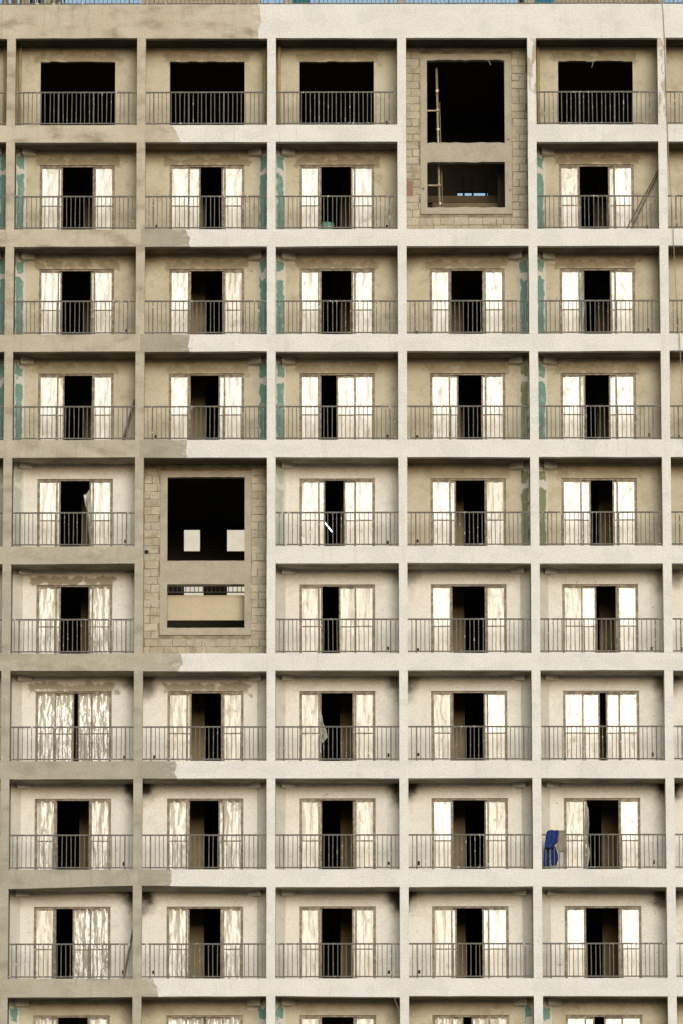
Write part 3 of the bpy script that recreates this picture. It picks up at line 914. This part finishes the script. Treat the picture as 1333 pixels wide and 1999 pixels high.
# clothes on the railing
def cloth(name, label, cat, out, y0, mat, amp, seed, thick=.012):
    """garment draped over the top rail: photo outline (left,right) per row, given own folds and thickness"""
    rnd = random.Random(seed)
    rows = len(out); nx = 9
    front = []
    for r, (v, ul, ur) in enumerate(out):
        for a in range(nx + 1):
            f = a / nx
            p = at(ul + (ur - ul) * f, v, y0)
            fold = math.sin(f * 9 + seed + r * .35) * amp + math.sin(f * 17 + r * .9) * amp * .5
            p.y = y0 - .02 + fold - (0.02 if r > 0 else -.02)
            front.append(p)
    org = Vector((front[0].x, y0, front[0].z))
    mb = MB()
    W = nx + 1
    vs_ = [p - org for p in front] + [p - org + Vector((0, thick, 0)) for p in front]
    N = len(front)
    mb.v = [tuple(p) for p in vs_]
    def q(a, b, c, d): mb.f.append((a, b, c, d)); mb.uv.extend([(0, 0)] * 4)
    for r in range(rows - 1):
        for a in range(nx):
            i0 = r * W + a
            q(i0, i0 + W, i0 + W + 1, i0 + 1); q(N + i0, N + i0 + 1, N + i0 + W + 1, N + i0 + W)
        q(r * W, N + r * W, N + r * W + W, r * W + W); e = r * W + nx; q(e, e + W, N + e + W, N + e)
    for a in range(nx):
        q(a, a + 1, N + a + 1, N + a); e = (rows - 1) * W + a; q(e, N + e, N + e + 1, e + 1)
    me = mb.mesh(name, MAT[mat], True)
    o = link(name, me, None, org)
    return thing(o, label, cat)
body = cloth('blue_overalls', 'bright blue work clothes draped over a balcony railing near the lower right', 'clothes',
      [(1620.5, 1070, 1088), (1624, 1067, 1090), (1630, 1066, 1090), (1636, 1065, 1089), (1643, 1064, 1089), (1648, 1063, 1086), (1653, 1063, 1080), (1657, 1066, 1076)], .03, 'blue', .055, 1.3)
for nm, outl in (('trouser_leg', [(1652, 1063, 1074), (1666, 1061, 1073), (1676, 1061, 1074), (1685, 1060.5, 1073), (1694, 1061, 1073)]),
                 ('trouser_leg', [(1652, 1072, 1084), (1660, 1073, 1086), (1668, 1074, 1089), (1676, 1075, 1090), (1683, 1075, 1088), (1690, 1076, 1085)])):
    lg = cloth(nm, 'x', 'x', outl, .15, 'blue', .05, 2.7)
    del lg['label']; del lg['category']
    lg.location = lg.location - body.location
    lg.parent = body
cloth('grey_cloth', 'grey-brown cloth hanging over the railing beside the blue clothes', 'cloth',
      [(1621, 1090, 1106), (1628, 1089, 1105), (1640, 1089, 1105), (1650, 1086, 1105), (1658, 1087, 1104), (1664, 1091, 1102)], .025, 'greycloth', .012, 2.1)
# pipe elbow lying below
p = at(1096, 1689, .22)
ring = [(p.x + .075 * math.cos(a), .2, zk(8) + BEAM + .09 + .075 * math.sin(a)) for a in [q * math.pi / 9 for q in range(-2, 14)]]
o = thing(link('pipe_elbow', None, None, (p.x, .2, zk(8) + BEAM)), 'small white curved pipe end on the balcony floor below the hanging clothes', 'pipe')
MB().tube([Vector(q) - Vector(o.location) for q in ring], .024, 8).build('bend', MAT['white_plastic'], o, smooth=True)

# lit fluorescent tube in a dark room
a, b = at(635, 1021, 1.75), at(648, 1038, 1.75)
o = thing(link('tube_lamp', None, None, b), 'glowing white fluorescent tube slanting in a dark doorway at mid height', 'lamp')
MB().tube([a - b, Vector((0, 0, 0))], .017, 8).build('tube', MAT['tube'], o, smooth=True)
d = (a - b).normalized()
MB().tube([-d * .04, Vector((0, 0, 0))], .026, 8).build('end_cap', MAT['white_plastic'], o); MB().tube([a - b, a - b + d * .04], .026, 8).build('end_cap', MAT['white_plastic'], o)

# rope hanging down the right side
pts = [(1290, -6, -.02), (1294, 20, -.03), (1297, 75, -.05), (1301, 200, -.08), (1304, 280, -.10), (1307, 340, -.12), (1313, 430, -.14), (1316, 500, -.14), (1320, 580, -.15), (1325, 640, -.15), (1328, 690, -.16), (1331, 760, -.17), (1335, 860, -.18)]
o = thing(MB().tube([at(u, v, y) for u, v, y in pts], .011, 6).build('hanging_rope', MAT['rope'], None, smooth=True), 'thin rope hanging from the roof down the right edge of the facade', 'rope')
# cable loop under the lowest slab
pts = [(770, 1944, .1), (771, 1952, .1), (775, 1962, .12), (779, 1972, .12), (778, 1982, .12), (772, 1989, .14), (764, 1990, .15)]
o = thing(MB().tube([at(u, v, y) for u, v, y in pts], .008, 6).build('hanging_cable', MAT['rope'], None, smooth=True), 'thin pale cable looping down from the lowest soffit beside a white column', 'cable')
for lab, pts in (('short bent wire dangling at the head of the tall open block-work bay', [(953, 116, 1.1), (955, 122, 1.1), (958, 127, 1.1)]),
                 ('short bent wire dangling at the head of the bare top right opening', [(1159, 117, 1.15), (1157, 124, 1.15), (1155, 132, 1.15)])):
    thing(MB().tube([at(u, v, y) for u, v, y in pts], .010, 6).build('dangling_wire', MAT['steel'], None), lab, 'wire')

# roof-top things behind the roof railing
RZ = GZ + .88
def roof_box(name, label, cat, ul, ur, y, dep, h, mat, parts=None):
    a, b = at(ul, 5, y).x, at(ur, 5, y).x
    root = thing(link(name, None, None, ((a + b) / 2, y + dep / 2, RZ)), label, cat)
    w = (b - a) / 2
    return root, w
def roof_room(ul, ur, label):
    root, w = roof_box('roof_room', label, 'hut', ul, ur, 2.2, 2.5, 2.6, 'hut')
    MB().box(-w, w, -1.25, 1.25, 0, 2.5).build('wall', MAT['hut'], root)
    MB().box(-w - .15, w + .15, -1.4, 1.4, 2.5, 2.65).build('roof', MAT['surround'], root)
    MB().box(-.45, .45, -1.27, -1.251, .9, 2.1).build('door', MAT['wood'], root)
roof_room(276, 507, 'tan plastered roof room behind the railing above the unpainted parapet')
roof_room(1082, 1288, 'tan plastered roof room behind the railing at the upper right')
def tarp(name, label, ul, ur, mat, h=1.1):
    root, w = roof_box(name, label, 'tarpaulin', ul, ur, .55, .5, h, mat)
    mb = MB(); n = 10
    for q in range(n):
        a, b = -w + 2 * w * q / n, -w + 2 * w * (q + 1) / n
        fa, fb = -.2 + .05 * math.sin(q * 2.1), -.2 + .05 * math.sin((q + 1) * 2.1)
        ha, hb = h * (.8 + .2 * math.sin(1 + q * .5)), h * (.8 + .2 * math.sin(1 + (q + 1) * .5))
        mb.poly([(a, fa, 0), (b, fb, 0), (b, fb * .5, hb), (a, fa * .5, ha)])
        mb.poly([(a, fa * .5, ha), (b, fb * .5, hb), (b, .25, hb * .7), (a, .25, ha * .7)])
        mb.poly([(b, .25, 0), (a, .25, 0), (a, .25, ha * .7), (b, .25, hb * .7)])
    mb.build('sheet', MAT[mat], root, smooth=True)
tarp('teal_tarpaulin', 'teal tarpaulin heap behind the roof railing near the middle', 571, 606, 'teal')
tarp('blue_tarpaulin', 'bright turquoise tarpaulin behind the roof railing at the upper right', 1046, 1082, 'cyan')
tarp('white_sack', 'white sack beside the teal tarpaulin on the roof', 556, 570, 'white_plastic', .8)
def stack():
    a = at(-20, 5, .7).x; b = at(126, 5, .7).x
    root = thing(link('timber_stack', None, None, ((a + b) / 2, .9, RZ)), 'stack of upright brown timbers behind the roof railing at the upper left', 'timber')
    w = (b - a) / 2
    x = -w
    while x < w:
        t = random.uniform(.04, .11); ln = random.uniform(-.12, .12); yy = random.uniform(-.2, .2)
        MB().hexa([(x, yy, 0), (x + t, yy, 0), (x + t, yy + .06, 0), (x, yy + .06, 0),
                   (x + ln, yy + .2, 1.4), (x + t + ln, yy + .2, 1.4), (x + t + ln, yy + .26, 1.4), (x + ln, yy + .26, 1.4)]).build('timber', random.choice([MAT['wood'], MAT['pipe'], MAT['black'], MAT['wood']]), root)
        x += t * random.uniform(.8, 1.5)
stack()
def roof_post(u0, u1, label, mat):
    a, b = at(u0, 5, .6).x, at(u1, 5, .6).x
    root = thing(link('roof_post', None, None, ((a + b) / 2, .7, RZ)), label, 'post')
    w = (b - a) / 2
    MB().box(-w, w, -.1, .1, 0, 1.6).build('shaft', MAT[mat], root)
    MB().box(-w - .03, w + .03, -.13, .13, 1.6, 1.68).build('cap', MAT['surround'], root)
roof_post(775, 790, 'narrow tan concrete post on the roof between two stretches of sky', 'surround')
roof_post(1011, 1024, 'dark post on the roof left of the turquoise tarpaulin', 'black')
roof_post(1026, 1045, 'pale concrete post on the roof touching the turquoise tarpaulin', 'surround')
roof_post(1284, 1296, 'tan post on the roof at the end of the upper right railing', 'surround')

# pale tower added far behind so the far openings show white
tw = thing(link('added_tower', None, None, (4.5, 96, 0)), 'pale tower added far behind to whiten the far windows of the open block-work bay', 'building')
MB().box(-7, 4.5, -6, 6, 0, 74).build('wall', MAT['primer'], tw)
MB().box(-7.2, 4.7, -6.2, 6.2, 74, 74.8).build('roof', MAT['surround'], tw)
MB().box(.95, 1.75, -6.35, -6.0, 0, 74).build('pilaster', MAT['primer'], tw)
for f in range(24):
    for x in (-5.6, -3.2, 3.0):
        if 58 < f * 3.0 + 2.4 < 66 : continue
        w = MB().box(x - .7, x + .7, -6.05, -5.9, f * 3.0 + 1.0, f * 3.0 + 2.4).build('window', MAT['black'], tw)
